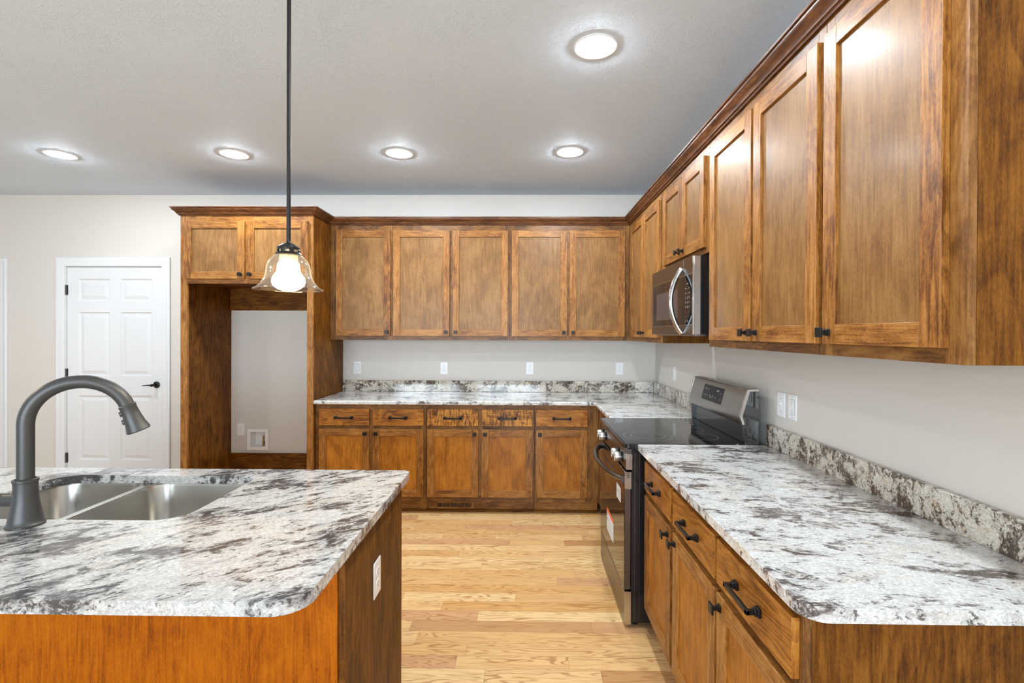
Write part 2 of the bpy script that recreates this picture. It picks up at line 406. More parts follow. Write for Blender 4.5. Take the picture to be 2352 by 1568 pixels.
b = MB(); b.box(XL - .12, XW + .12, YN - .12, YW + .12, -0.05, -0.0012, 'void')
y = YN
while y < YW:
    x = XL - random.random(); y1 = min(y + 0.0885, YW)
    while x < XW:
        x1 = x + random.choice((0.38, 0.5, 0.62, 0.75, 0.9, 1.1, 1.3))
        xa, xb = max(x, XL), min(x1, XW)
        if xb > xa: b.quad((xa + .0004, y + .0004, 0), (xb - .0004, y + .0004, 0), (xb - .0004, y1 - .0004, 0), (xa + .0004, y1 - .0004, 0), 'floor', 0)
        x = x1
    y += 0.0885
tag(b.build('floor'), kind='structure')
def added_win(n, x0, x1, z0, z1, along, p):  # windows out of view, added to light the room
    b = MB()
    def bx(a0, a1, c0, c1):
        if along == 0: b.box(a0, a1, p - .06, p + .02, c0, c1, 'trim')
        else: b.box(p - .06, p + .02, a0, a1, c0, c1, 'trim')
    w = .06
    bx(x0, x0 + w, z0, z1); bx(x1 - w, x1, z0, z1); bx(x0 + w, x1 - w, z0, z0 + w); bx(x0 + w, x1 - w, z1 - w, z1)
    bx((x0 + x1) / 2 - .02, (x0 + x1) / 2 + .02, z0 + w, z1 - w); bx(x0 + w, x1 - w, (z0 + z1) / 2 - .02, (z0 + z1) / 2 + .02)
    tag(b.build('window_%d' % n), kind='structure')
added_win(1, -5.7, -3.9, .5, 2.4, 0, YN); added_win(2, -3.5, -1.7, .5, 2.4, 0, YN); added_win(3, -1.3, .5, .5, 2.4, 0, YN)
added_win(4, -1.6, .2, .5, 2.4, 1, XL); added_win(5, .8, 2.6, .5, 2.4, 1, XL)
b = MB(); b.box(D1[1] + .095, -2.768, YW - .014, YW - .0005, 0, .10, 'trim', 0); b.box(D2[1] + .095, D1[0] - .102, YW - .014, YW - .0005, 0, .10, 'trim', 0)
tag(b.build('baseboard_back', bevel=.003), kind='structure')

# six panel doors in their casings
def six_panel(b, x0, x1, z0, z1, y, mir=False):
    w = x1 - x0; H = z1 - z0
    cx = [0.119, 0.446, 0.560, 0.886]; rows = [(0.116, 0.412), (0.502, 0.794), (0.844, 0.946)]
    xs = [x0] + [x0 + w * c for c in cx] + [x1]; zs = [z0]
    for r in rows: zs += [z0 + H * r[0], z0 + H * r[1]]
    zs.append(z1)
    for i in range(5):
        for j in range(7):
            a0, a1, c0, c1 = xs[i], xs[i + 1], zs[j], zs[j + 1]
            if i in (1, 3) and j in (1, 3, 5):
                rings = [(0, 0), (.010, .009), (.020, .010), (.050, .0015)]
                for (i0, d0), (i1, d1) in zip(rings, rings[1:]):
                    A = [(a0 + i0, y + d0, c0 + i0), (a1 - i0, y + d0, c0 + i0), (a1 - i0, y + d0, c1 - i0), (a0 + i0, y + d0, c1 - i0)]
                    B = [(a0 + i1, y + d1, c0 + i1), (a1 - i1, y + d1, c0 + i1), (a1 - i1, y + d1, c1 - i1), (a0 + i1, y + d1, c1 - i1)]
                    for k in range(4): b.quad(A[k], A[(k + 1) % 4], B[(k + 1) % 4], B[k], 'doorpaint')
                b.quad(B[0], B[1], B[2], B[3], 'doorpaint')
            else: b.quad((a0, y, c0), (a1, y, c0), (a1, y, c1), (a0, y, c1), 'doorpaint')
    t = .035
    b.quad((x0, y, z0), (x0, y + t, z0), (x0, y + t, z1), (x0, y, z1), 'doorpaint'); b.quad((x1, y, z0), (x1, y, z1), (x1, y + t, z1), (x1, y + t, z0), 'doorpaint')
    b.quad((x0, y, z1), (x0, y + t, z1), (x1, y + t, z1), (x1, y, z1), 'doorpaint'); b.quad((x0, y, z0), (x1, y, z0), (x1, y + t, z0), (x0, y + t, z0), 'doorpaint')
    b.quad((x0, y + t, z0), (x1, y + t, z0), (x1, y + t, z1), (x0, y + t, z1), 'doorpaint')
def make_door(n, x0, x1, hinge_left, zt):
    og = ((x0 + x1) / 2, YW, 0); r = tag(empty('door_%d' % n, og), kind='structure')
    b = MB(); six_panel(b, x0, x1, .008, zt, YW + .012); b.build('door_slab', r, og)
    b = MB()                                                        # jamb
    b.box(x0 - .0175, x0 - .003, YW - .001, YW + .119, 0, zt + .0175, 'trim'); b.box(x1 + .003, x1 + .0175, YW - .001, YW + .119, 0, zt + .0175, 'trim')
    b.box(x0 - .003, x1 + .003, YW - .001, YW + .119, zt + .004, zt + .0175, 'trim'); b.box(x0 - .003, x1 + .003, YW + .05, YW + .07, 0, zt + .004, 'void')
    b.build('jamb', r, og)
    b = MB()                                                        # stepped casing, mitred
    prof = [(0.0, 0.0), (0.0, .009), (.010, .011), (.030, .013), (.050, .012), (.058, .017), (.074, .018), (.080, .014), (.080, 0.0)]
    path = [(x0 - .006, 0.0), (x0 - .006, zt + .008), (x1 + .006, zt + .008), (x1 + .006, 0.0)]; dirs = [(-1, 0), (-1, 1), (1, 1), (1, 0)]
    base = len(b.v); nn = len(prof)
    for (px, pz), (dx, dz) in zip(path, dirs):
        for o, d in prof: b.v.append((px + dx * o, YW - .0008 - d, pz + dz * o))
    for k in range(3):
        for i in range(nn):
            j = (i + 1) % nn; b.face([base + k * nn + i, base + k * nn + j, base + (k + 1) * nn + j, base + (k + 1) * nn + i], 'trim', 2, .5, (0, 0))
    b.build('casing', r, og)
    xh = x0 - .002 if hinge_left else x1 + .002
    for z in (1.852, 1.064, 0.271):
        b = MB(); b.lathe([(0, -.046), (.0075, -.046), (.0075, .046), (0, .046)], (xh, YW + .002, z), 'gunmetal', 12)
        b.box(xh - .011, xh + .011, YW + .007, YW + .0115, z - .045, z + .045, 'gunmetal'); tag(b.build('hinge', r, og), 'dark metal hinge')
    if hinge_left:
        hx = x1 - .055; b = MB()
        b.lathe([(0, 0), (.031, 0), (.031, -.006), (.027, -.010), (.014, -.012), (.012, -.05), (.013, -.053), (.013, -.066), (0, -.068)], (hx, YW + .011, .962), 'bronze', 28, axis=1)
        pts = [(hx, YW - .048, .962), (hx - .03, YW - .05, .961), (hx - .055, YW - .047, .960), (hx - .098, YW - .041, .957)]
        b.tube(pts, [.009, .007, .0055, .004], 'bronze', 12); tag(b.build('door_handle', r, og), 'dark bronze lever handle on a round rose')
    return r
make_door(1, D1[0], D1[1], True, DTOP)
make_door(2, D2[0], D2[1], False, DTOP - .012)

# ---------------------------------------------------------------- hardware and cabinet fronts
def knob(parent, x, y, z):
    b = MB(); h = .0145
    b.box(x - .010, x + .010, y - .006, y, z - .010, z + .010, 'blackmetal'); b.box(x - .008, x + .008, y - .011, y - .006, z - .008, z + .008, 'blackmetal')
    b.box(x - .0055, x + .0055, y - .024, y - .011, z - .0055, z + .0055, 'blackmetal'); b.box(x - h, x + h, y - .031, y - .024, z - h, z + h, 'blackmetal')
    return tag(b.build('knob', parent, bevel=.0012, seg=1), 'square black knob')
def pull(parent, x, y, z):
    b = MB(); c = .064
    for s in (-1, 1):
        b.box(x + s * c - .011, x + s * c + .011, y - .009, y, z - .011, z + .011, 'blackmetal'); b.box(x + s * c - .0085, x + s * c + .0085, y - .016, y - .009, z - .0085, z + .0085, 'blackmetal')
        b.box(x + s * c - .006, x + s * c + .006, y - .036, y - .016, z - .006, z + .006, 'blackmetal')
    b.box(x - c - .006, x + c + .006, y - .036, y - .026, z - .0065, z + .0065, 'blackmetal')
    return tag(b.build('pull', parent, bevel=.0015, seg=1), 'black bar pull')
def shaker(parent, x0, x1, z0, z1, kx=None, kz=None, pm='panel', fw=.057):
    t = .019; b = MB()
    b.box(x0, x0 + fw, -t, 0, z0, z1, 'frame', 2); b.box(x1 - fw, x1, -t, 0, z0, z1, 'frame', 2)
    b.box(x0 + fw, x1 - fw, -t, 0, z1 - fw, z1, 'frame', 0); b.box(x0 + fw, x1 - fw, -t, 0, z0, z0 + fw, 'frame', 0)
    b.box(x0 + fw - .002, x1 - fw + .002, -.0095, -.003, z0 + fw - .002, z1 - fw + .002, pm, 2)
    d = b.build('door', parent, bevel=.0013, seg=2)
    if kx is not None: knob(d, kx, -t, kz)
    return d
def drawer(parent, x0, x1, z0, z1, m='drawer'):
    b = MB(); b.box(x0, x1, -.019, 0, z0, z1, m, 0); d = b.build('drawer', parent, bevel=.0018); pull(d, (x0 + x1) / 2, -.019, (z0 + z1) / 2 - .002); return d
def cabinet(name, label, cat, group, run, plane, s0, s1, z0, z1, depth, doors, drawers=(), toe=False, mids=(), rail_top=.05, rail_bot=.045, rail_mid=None, side='side'):
    """run 'B' faces the room from the back wall (s = x), run 'R' from the right wall (s = -y)"""
    r = empty(name, (s0, plane, 0 if toe else z0) if run == 'B' else (plane, -s0, 0 if toe else z0), 0 if run == 'B' else -PI / 2)
    tag(r, label, cat, group); w = s1 - s0; zo = 0 if toe else z0
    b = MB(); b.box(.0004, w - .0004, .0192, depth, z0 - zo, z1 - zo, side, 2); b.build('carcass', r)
    b = MB(); za, zb = z0 - zo, z1 - zo
    fr_ = list(doors) + list(drawers); swl = max(.038, min([d[0] for d in fr_]) - s0 + .010) if fr_ else .06; swr = max(.038, s1 - max([d[1] for d in fr_]) + .010) if fr_ else .06
    b.box(.0004, swl, 0, .019, za, zb, 'face', 2); b.box(w - swr, w - .0004, 0, .019, za, zb, 'face', 2)
    b.box(swl, w - swr, 0, .019, zb - rail_top, zb, 'face', 0); b.box(swl, w - swr, 0, .019, za, za + rail_bot, 'face', 0)
    for m_ in mids: b.box(m_ - s0 - .019, m_ - s0 + .019, 0, .019, za + rail_bot, zb - rail_top, 'face', 2)
    if rail_mid:
        ed = [swl] + [q for m_ in mids for q in (m_ - s0 - .019, m_ - s0 + .019)] + [w - swr]
        for i in range(0, len(ed), 2): b.box(ed[i], ed[i + 1], 0.0003, .019, rail_mid[0] - zo, rail_mid[1] - zo, 'face', 0)
    b.build('face_frame', r, bevel=.0008, seg=1)
    for (a, c, d0, d1, side_k, end) in doors:
        kx = (a + .029 if side_k == 'L' else c - .029) - s0; kz = (d0 + .034 if end == 'b' else d1 - .034) - zo
        shaker(r, a - s0, c - s0, d0 - zo, d1 - zo, kx, kz, 'panel_lit' if toe else 'panel')
    for (a, c, d0, d1) in drawers: drawer(r, a - s0, c - s0, d0 - zo, d1 - zo, 'curly' if 'rippled' in label else 'drawer')
    if toe:
        b = MB(); b.box(.0004, w - .0004, .06, .075, 0.0, z0 - .0004, 'frame', 0); b.box(.0004, w - .0004, .042, .06, 0.0, .018, 'side', 0); b.build('toe_kick', r, bevel=.002, seg=1)
    return r

UT, UB, DT, DB = 2.409, 1.398, 2.345, 1.432
YU, XU = 4.215, 0.903
UG = 'stained wood wall cabinets'
cabinet('wall_cabinet', 'single-door wood wall cabinet next to the fridge surround', 'cabinet', UG, 'B', YU, -1.692, -1.152, UB, UT, .304, [(-1.639, -1.163, DB, DT, 'R', 'b')], rail_top=.075)
cabinet('wall_cabinet', 'two-door wood wall cabinet second from the fridge surround on the back wall', 'cabinet', UG, 'B', YU, -1.152, -.129, UB, UT, .304,
        [(-1.139, -.650, DB, DT, 'R', 'b'), (-.625, -.146, DB, DT, 'L', 'b')], mids=(-.6375,), rail_top=.075)
cabinet('wall_cabinet', 'two-door wood wall cabinet on the back wall meeting the room corner', 'cabinet', UG, 'B', YU, -.129, .902, UB, UT, .304,
        [(-.112, .365, DB, DT, 'R', 'b'), (.386, .862, DB, DT, 'L', 'b')], mids=(.3755,), rail_top=.075)
cabinet('wall_cabinet', 'full-height two-door wood wall cabinet on the right wall between corner and microwave', 'cabinet', UG, 'R', XU, -4.214, -3.194, UB, UT, .307,
        [(-4.094, -3.671, DB, DT, 'R', 'b'), (-3.657, -3.235, DB, DT, 'L', 'b')], mids=(-3.664,), rail_top=.075)
cabinet('wall_cabinet', 'short two-door wood wall cabinet directly above the microwave', 'cabinet', UG, 'R', XU, -3.193, -2.391, 1.862, UT, .307,
        [(-3.138, -2.773, 1.89, DT, 'R', 'b'), (-2.765, -2.429, 1.89, DT, 'L', 'b')], mids=(-2.769,), rail_top=.075)
cabinet('wall_cabinet', 'tall two-door wood wall cabinet on the right wall just right of the microwave', 'cabinet', UG, 'R', XU, -2.390, -1.475, UB, UT, .307,
        [(-2.348, -1.923, DB, DT, 'R', 'b'), (-1.903, -1.491, DB, DT, 'L', 'b')], mids=(-1.913,), rail_top=.075)
cabinet('wall_cabinet', 'nearest wood wall cabinet on the right wall with one wide door and open end panel', 'cabinet', UG, 'R', XU, -1.474, -1.005, UB, UT, .307,
        [(-1.459, -1.047, DB, DT, 'L', 'b')], rail_top=.075)

CROWN = [(0.0, 2.4095), (0.0, 2.394), (.010, 2.394), (.013, 2.401), (.020, 2.404), (.022, 2.411), (.030, 2.422), (.042, 2.432), (.046, 2.438), (.046, 2.445), (.053, 2.446), (.053, 2.456), (0.0, 2.456)]
CROWN = [(max(o, .0006), z) for o, z in CROWN]
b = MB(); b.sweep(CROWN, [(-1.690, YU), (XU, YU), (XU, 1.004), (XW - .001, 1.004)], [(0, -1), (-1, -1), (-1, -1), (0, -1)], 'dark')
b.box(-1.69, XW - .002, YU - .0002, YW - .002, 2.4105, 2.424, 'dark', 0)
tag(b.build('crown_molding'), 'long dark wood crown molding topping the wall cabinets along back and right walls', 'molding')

# fridge surround
og = (-2.230, 3.871, 0)
fr = tag(empty('fridge_surround', og), 'tall wood refrigerator surround with empty niche and two small doors on top', 'cabinet')
FX0, FX1, FY = -2.766, -1.694, 3.871
for x0, x1 in ((FX0, FX0 + .019), (FX1 - .019, FX1)):
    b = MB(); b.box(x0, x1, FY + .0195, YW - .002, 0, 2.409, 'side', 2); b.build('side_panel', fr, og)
b = MB(); b.box(FX0, FX0 + .055, FY, FY + .019, 0, 2.409, 'frame', 2); b.box(FX1 - .049, FX1, FY, FY + .019, 0, 2.409, 'frame', 2)
b.box(FX0 + .055, FX1 - .049, FY, FY + .019, 2.330, 2.409, 'frame', 0); b.box(FX0 + .055, FX1 - .049, FY, FY + .019, 1.849, 1.898, 'frame', 0)
b.box(-2.245, -2.211, FY, FY + .019, 1.898, 2.330, 'frame', 2); b.build('face_frame', fr, og, bevel=.0008, seg=1)
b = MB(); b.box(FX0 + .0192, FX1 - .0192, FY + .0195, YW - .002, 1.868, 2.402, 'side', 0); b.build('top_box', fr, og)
b = MB(); b.box(FX0 + .0195, FX1 - .0195, YW - .022, YW - .002, 1.663, 1.867, 'side', 0); tag(b.build('cleat_board', fr, og), 'wood board across the top of the niche')
b = MB(); b.box(FX0 + .0195, FX1 - .0195, YW - .022, YW - .002, .11, .33, 'side', 0); tag(b.build('cleat_board', fr, og), 'wood board across the bottom of the niche')
fr_f = bpy.data.objects.new('x', None)
for a, c, side_k in ((-2.728, -2.238, 'R'), (-2.218, -1.730, 'L')):
    kx = (a + .029 if side_k == 'L' else c - .029) - og[0]
    shaker(fr, a - og[0], c - og[0], 1.886, 2.346, kx, 1.886 + .034)
bpy.data.objects.remove(fr_f)
b = MB(); b.sweep(CROWN, [(FX0, YW - .002), (FX0, FY), (FX1, FY), (FX1, 4.160)], [(-1, 0), (-1, -1), (1, -1), (1, 0)], 'dark')
b.box(FX0, FX1, FY - .0002, YW - .002, 2.4105, 2.424, 'dark', 0); b.build('crown', fr, og)

# base cabinets
BT, BZ0 = .8835, .098
YB, XB = 3.916, .600
DR, DO = (.712, .846), (.139, .684); RM = (.672, .725)
BG = 'stained wood base cabinets'
def base(label, run, plane, s0, s1, cols, mids, depth):
    return cabinet('base_cabinet', label, 'cabinet', BG, run, plane, s0, s1, BZ0, BT, depth,
                   [(a, c, DO[0], DO[1], k, 't') for a, c, k in cols], [(a, c, DR[0], DR[1]) for a, c, k in cols], True, mids, rail_top=.05, rail_bot=.05, rail_mid=RM)
base('wood base cabinet with two drawers over two doors beside the fridge surround', 'B', YB, -1.692, -.795, [(-1.657, -1.249, 'R'), (-1.221, -.809, 'L')], (-1.235,), .603)
base('wood base cabinet with two rippled-grain drawers above the floor register', 'B', YB, -.794, .082, [(-.780, -.369, 'R'), (-.342, .068, 'L')], (-.3555,), .603)
base('wood base cabinet with one drawer and one door left of the range corner', 'B', YB, .083, .5995, [(.096, .507, 'L')], (), .603)
base('wood base cabinet with two drawers over two doors right beside the range', 'R', XB, -2.404, -1.4805, [(-2.351, -1.942, 'R'), (-1.907, -1.489, 'L')], (-1.924,), .609)
base('nearest wood base cabinet on the right with one wide drawer and finished end', 'R', XB, -1.480, -1.049, [(-1.472, -1.061, 'L')], (), .609)
cabinet('corner_cabinet', 'plain wood corner base cabinet tucked behind the range', 'cabinet', None, 'R', XB, -3.915, -3.176, BZ0, BT, .609, [], (), True)

# worktops and backsplashes
def polyarc(cx, cy, r, a0, a1, n=8): return [(cx + r * math.cos(math.radians(a0 + (a1 - a0) * k / n)), cy + r * math.sin(math.radians(a0 + (a1 - a0) * k / n))) for k in range(n + 1)]
CX, CY = .561, 3.871
outl = [(-1.692, CY)] + polyarc(CX - .045, CY - .045, .045, 90, 0) + [(CX, 3.172), (XW - .001, 3.172), (XW - .001, YW - .001), (-1.692, YW - .001)]
b = MB(); b.slab(outl, [], .884, .914, 'granite')
tag(b.build('countertop', bevel=.007, seg=3, angle=40), 'L-shaped speckled granite countertop along the back wall to the far side of the range', 'countertop')
b = MB(); b.slab(rrect(CX, XW - .001, .975, 2.406, (0, 0, .055, 0)), [], .884, .914, 'granite')
tag(b.build('countertop', bevel=.008, seg=3, angle=40), 'speckled granite countertop in the right foreground with a rounded corner', 'countertop')
for (x0, x1, y0, y1, lab) in ((-1.692, XW - .0215, YW - .021, YW - .001, 'long low granite backsplash along the back wall'),
                              (XW - .021, XW - .001, 3.172, YW - .0215, 'short granite backsplash on the right wall behind the range corner'),
                              (XW - .021, XW - .001, .985, 2.406, 'granite backsplash on the right wall above the near countertop')):
    b = MB(); b.box(x0, x1, y0, y1, .9142, 1.018, 'granite_splash', 0); tag(b.build('backsplash', bevel=.002, seg=2), lab, 'backsplash', 'granite backsplash strips')

# island
og = (-1.8, 1.59, 0)
isl = tag(empty('kitchen_island', og), 'wood kitchen island base in the left foreground under the sink countertop', 'island')
IX0, IX1, IY0, IY1 = -3.15, -.477, 1.287, 1.890
b = MB(); b.box(IX1 - .019, IX1, IY0 + .006, IY1, 0, .8835, 'side', 2); tag(b.build('side_panel', isl, og), 'brown wood end panel holding an outlet')
b = MB(); b.box(IX0, IX1 - .0195, IY0, IY0 + .016, 0, .8835, 'backpanel', 2); tag(b.build('back_panel', isl, og), 'orange-brown wood panel under the overhang')
b = MB(); b.box(IX0, IX0 + .019, IY0 + .017, IY1, 0, .8835, 'side', 2); b.build('side_panel', isl, og)
b = MB(); b.box(IX0 + .0195, IX1 - .0195, IY1 - .019, IY1, .098, .8835, 'frame', 0); b.build('front_panel', isl, og)
b = MB(); b.box(IX0 + .0195, IX1 - .0195, IY1 - .08, IY1 - .065, 0, .0975, 'dark', 0); b.build('toe_kick', isl, og)
SX0, SX1, SY0, SY1 = -1.755, -1.003, 1.393, 1.828
hole = rrect(SX0, SX1, SY0, SY1, (.055, .09, .09, .085), 10)
b = MB(); b.slab(rrect(-3.2, -.449, .975, 1.925, (.035, .03, .03, .07), 10), [hole], .884, .914, 'granite_island')
tag(b.build('island_countertop', bevel=.008, seg=3, angle=40), 'white and grey veined granite island countertop with an undermount sink cutout', 'countertop')

# sink
og = (-1.38, 1.61, .68)
snk = tag(empty('sink', og), 'stainless steel double-bowl undermount sink in the island', 'sink')
bowls = ((SX0 - .012, -1.432, .075), (-1.408, SX1 + .012, .075))
loops = [rrect(x0, x1, SY0 - .010, SY1 + .012, r, 10) for x0, x1, r in bowls]
b = MB(); b.slab(rrect(SX0 - .04, SX1 + .04, SY0 - .035, SY1 + .035, .06), loops, .8805, .8832, 'sinksteel'); b.build('rim', snk, og)
for (x0, x1, r), nm in zip(bowls, ('left', 'right')):
    b = MB(); base_i = len(b.v); levels = [(0.0, .8810, r), (.003, .870, r), (.010, .720, r - .008), (.022, .695, r - .015), (.045, .685, r - .028)]
    lp = [rrect(x0 + i, x1 - i, SY0 - .010 + i, SY1 + .012 - i, rr, 10) for i, z, rr in levels]; n = len(lp[0])
    for q, (i, z, rr) in zip(lp, levels): b.v += [(x, y, z) for x, y in q]
    for k in range(len(levels) - 1):
        for i in range(n):
            j = (i + 1) % n; b.face([k * n + i, k * n + j, (k + 1) * n + j, (k + 1) * n + i], 'sinksteel', 2, .5, (0, 0), True)
    b.face([(len(levels) - 1) * n + i for i in range(n)], 'sinksteel', 2, .5, (0, 0), True)
    bo = b.build('bowl', snk, og); tag(bo, 'steel bowl on the %s' % nm)
    b = MB(); cx, cy = (x0 + x1) / 2, (SY0 + SY1) / 2 + .02
    b.lathe([(.056, .6856), (.055, .688), (.044, .688), (.040, .683), (.012, .682), (0, .682)], (cx, cy, 0), 'chrome', 24); b.build('drain', bo, og)

# faucet
fx, fy, fz = -1.405, 1.350, .9142
og = (fx, fy, fz); fct = tag(empty('faucet', og), 'dark gunmetal gooseneck pull-down faucet behind the island sink', 'faucet')
b = MB(); b.lathe([(0, 0), (.0425, 0), (.0425, .006), (.0395, .009), (.0375, .020), (.033, .045), (.0285, .075), (.0265, .105), (.0268, .122), (.0285, .124), (.0285, .130), (.022, .132)], (fx, fy, fz), 'gunmetal', 36); b.build('base', fct, og)
th = math.radians(60); hx, hy = math.sin(th), math.cos(th); Rr, z0f = .1165, 1.197
pts = [(fx, fy, fz + .128), (fx, fy, 1.12)]
for k in range(0, 25):
    a = math.radians(160 * k / 24); o = Rr - Rr * math.cos(a); pts.append((fx + hx * o, fy + hy * o, z0f + Rr * math.sin(a)))
tdir = Vector((hx * math.sin(math.radians(160)), hy * math.sin(math.radians(160)), math.cos(math.radians(160))))
b = MB(); b.tube(pts, .0195, 'gunmetal', 24); b.build('spout', fct, og)
e = Vector(pts[-1]); b = MB()
b.tube([e + tdir * q for q in (-.002, 0, .004, .008, .03, .06, .078, .082, .085)], [.0205, .0225, .0225, .0212, .0225, .026, .0305, .0315, .029], 'gunmetal', 28); sh = b.build('spray_head', fct, og)
side_v = Vector((-hx * abs(math.cos(math.radians(160))), -hy * abs(math.cos(math.radians(160))), -.342)).normalized()
for q in (.020, .046):
    c = e + tdir * q + side_v * (.0225 + (q - .02) * .1)
    b = MB(); b.tube([c - side_v * .004, c + side_v * .0035], [.009, .0075], 'gunmetal', 12); b.build('button', sh, og)
b = MB(); zc = .984
b.tube([(fx - .015, fy, zc), (fx - .062, fy, zc)], .0185, 'gunmetal', 24); b.tube([(fx - .062, fy, zc), (fx - .064, fy, zc)], .0165, 'blackmetal', 24)
b.tube([(fx - .064, fy, zc), (fx - .100, fy, zc), (fx - .104, fy, zc)], [.0185, .0185, .015], 'gunmetal', 24)
b.tube([(fx - .085, fy, zc + .015), (fx - .105, fy - .01, zc + .06), (fx - .12, fy - .015, zc + .10)], [.007, .006, .005], 'gunmetal', 12); b.build('lever_handle', fct, og)

# ---------------------------------------------------------------- range
RY0, RY1 = 2.409, 3.169
og = (.83, (RY0 + RY1) / 2, 0)
rg = tag(empty('range', og), 'stainless and black electric range with a glass cooktop set into the right counter', 'range')
b = MB(); b.box(.531, 1.154, RY0 + .002, RY1 - .002, .03, .893, 'blackenamel')
for x in (.548, .572): b.box(x - .0012, x + .0012, RY0 - .001, RY0 + .004, .05, .868, 'darksteel')
b.build('body', rg, og)
for x in (.56, 1.10):
    for y in (RY0 + .05, RY1 - .05):
        b = MB(); b.lathe([(0, 0), (.016, 0), (.016, .008), (.010, .010), (.010, .0298), (0, .0298)], (x, y, 0), 'blackenamel', 14); b.build('foot', rg, og)
b = MB(); b.slab(rrect(.492, 1.098, RY0, RY1, (0, .03, .03, 0)), [], .8935, .9115, 'blackenamel'); ct = b.build('cooktop_frame', rg, og, bevel=.004, seg=3)
b = MB(); b.slab(rrect(.503, 1.090, RY0 + .012, RY1 - .012, .02), [], .9118, .9138, 'blackglass'); gl = b.build('glass_cooktop', rg, og, bevel=.0008, seg=1)
def ring(cx, cy, r, w=.0016):
    b = MB()
    for k in range(48):
        a0, a1 = 2 * PI * k / 48, 2 * PI * (k + 1) / 48
        P = lambda rr, a: (cx + rr * math.cos(a), cy + rr * math.sin(a), .9141)
        b.quad(P(r, a0), P(r + w, a0), P(r + w, a1), P(r, a1), 'printgrey')
    tag(b.build('burner_mark', gl, og), 'printed burner ring')
for cx, cy, r in ((.66, RY0 + .20, .125), (.66, RY0 + .20, .085), (.66, RY1 - .20, .105), (.94, RY0 + .19, .085), (.94, RY1 - .19, .085), (.96, (RY0 + RY1) / 2, .06)): ring(cx, cy, r)
b = MB(); b.prism([(.503, .786), (.503, .866), (.516, .889), (.532, .889), (.532, .786)], 1, RY0 + .004, RY1 - .004, 'darksteel'); cp = b.build('control_panel', rg, og, bevel=.001, seg=1)
b = MB(); b.box(.5035, .535, RY0 - .002, RY0 + .004, .788, .864, 'capsteel'); b.box(.513, .526, RY0 - .0035, RY0 - .002, .794, .857, 'capsteel'); tag(b.build('end_cap', cp, og, bevel=.001), 'bright steel end cap')
for y in (3.075, 2.995, 2.585, 2.505):
    b = MB(); b.lathe([(0, -.001), (.027, -.001), (.027, -.006), (.024, -.008)], (.5035, y, .830), 'blackenamel', 28, axis=0)
    b.lathe([(.0238, -.008), (.0245, -.010), (.0245, -.036), (.0225, -.040), (0, -.040)], (.5035, y, .830), 'knobsteel', 28, axis=0)
    b.box(.461, .4645, y - .004, y + .004, .808, .852, 'knobsteel'); tag(b.build('control_knob', cp, og), 'round silver control knob')
b = MB(); b.box(.500, .529, RY0 + .004, RY1 - .004, .192, .776, 'darksteel'); od = b.build('oven_door', rg, og, bevel=.0015, seg=1)
b = MB(); b.box(.4975, .5005, RY0 + .006, RY1 - .006, .196, .700, 'blackglass'); tag(b.build('glass', od, og), 'black oven window')
b = MB(); b.box(.498, .530, RY0 - .002, RY0 + .0035, .692, .776, 'capsteel')
for k in range(3): b.box(.506, .522, RY0 - .0028, RY0 - .002, .748 + k * .009, .752 + k * .009, 'slot')
b.build('end_cap', od, og)
b = MB(); hp = []
for k in range(17):
    s = k / 16; yy = RY0 + .028 + (RY1 - RY0 - .056) * s; hp.append((.494 - .072 * math.sin(PI * s) ** .62, yy, .735))
b.tube(hp, .0125, 'darksteel', 14, squash=1.25)
b.box(.482, .5005, RY0 + .018, RY0 + .040, .718, .752, 'darksteel'); b.box(.482, .5005, RY1 - .040, RY1 - .018, .718, .752, 'darksteel'); tag(b.build('handle', od, og), 'bowed steel handle')
b = MB(); b.box(.500, .529, RY0 + .004, RY1 - .004, .022, .184, 'darksteel'); dr = b.build('storage_drawer', rg, og, bevel=.0015, seg=1)
b = MB(); b.box(.499, .530, RY0 - .002, RY0 + .0035, .022, .184, 'capsteel'); b.build('end_cap', dr, og)
b = MB(); xs = .4971
b.box(xs - .0004, xs, 2.705, 2.915, .296, .402, 'paper'); b.box(xs - .0006, xs, 2.705, 2.915, .402, .424, 'orange')
for k in range(9): b.box(xs - .0008, xs - .0004, 2.715 + .02 * (k % 3 == 2), 2.900, .305 + k * .0105, .3075 + k * .0105, 'printgrey')
for z in (.39, .36): b.box(xs - .0008, xs - .0004, 2.892, 2.906, z - .006, z + .006, 'slot')
tag(b.build('sticker', od, og), 'white paper sticker with an orange band')
b = MB(); b.box(xs - .0004, xs, 2.505, 2.615, .590, .664, 'paper')
for k in range(4): b.box(xs - .0008, xs - .0004, 2.515, 2.600 - .02 * (k % 2), .602 + k * .013, .606 + k * .013, 'printgrey')
tag(b.build('sticker', od, og), 'small white paper sticker')
# back guard
b = MB(); prof = [(1.104, 1.0), (1.074, 1.016), (1.063, 1.052), (1.100, 1.183), (1.108, 1.187), (1.153, 1.187), (1.153, 1.0)]
b.prism(prof, 1, RY0 + .014, RY1 - .014, 'steel'); bgd = b.build('back_guard', rg, og, bevel=.0008, seg=1)
b = MB(); b.box(1.098, 1.152, RY0 + .004, RY1 - .004, .894, 1.012, 'blackenamel'); b.build('guard_base', bgd, og)
for y0, y1 in ((RY0, RY0 + .0135), (RY1 - .0135, RY1)):
    b = MB(); cap = [(1.074, 1.014), (1.062, 1.052), (1.099, 1.185), (1.154, 1.188), (1.154, 1.178), (1.110, 1.176), (1.075, 1.052), (1.086, 1.014)]
    b.prism(cap, 1, y0, y1, 'capsteel'); b.prism([(1.0865, .9), (1.0765, 1.052), (1.1105, 1.1755), (1.154, 1.1775), (1.154, .9)], 1, y0 + .001, y1 - .001, 'blackglass'); tag(b.build('end_cap', bgd, og), 'steel rimmed black end cap')
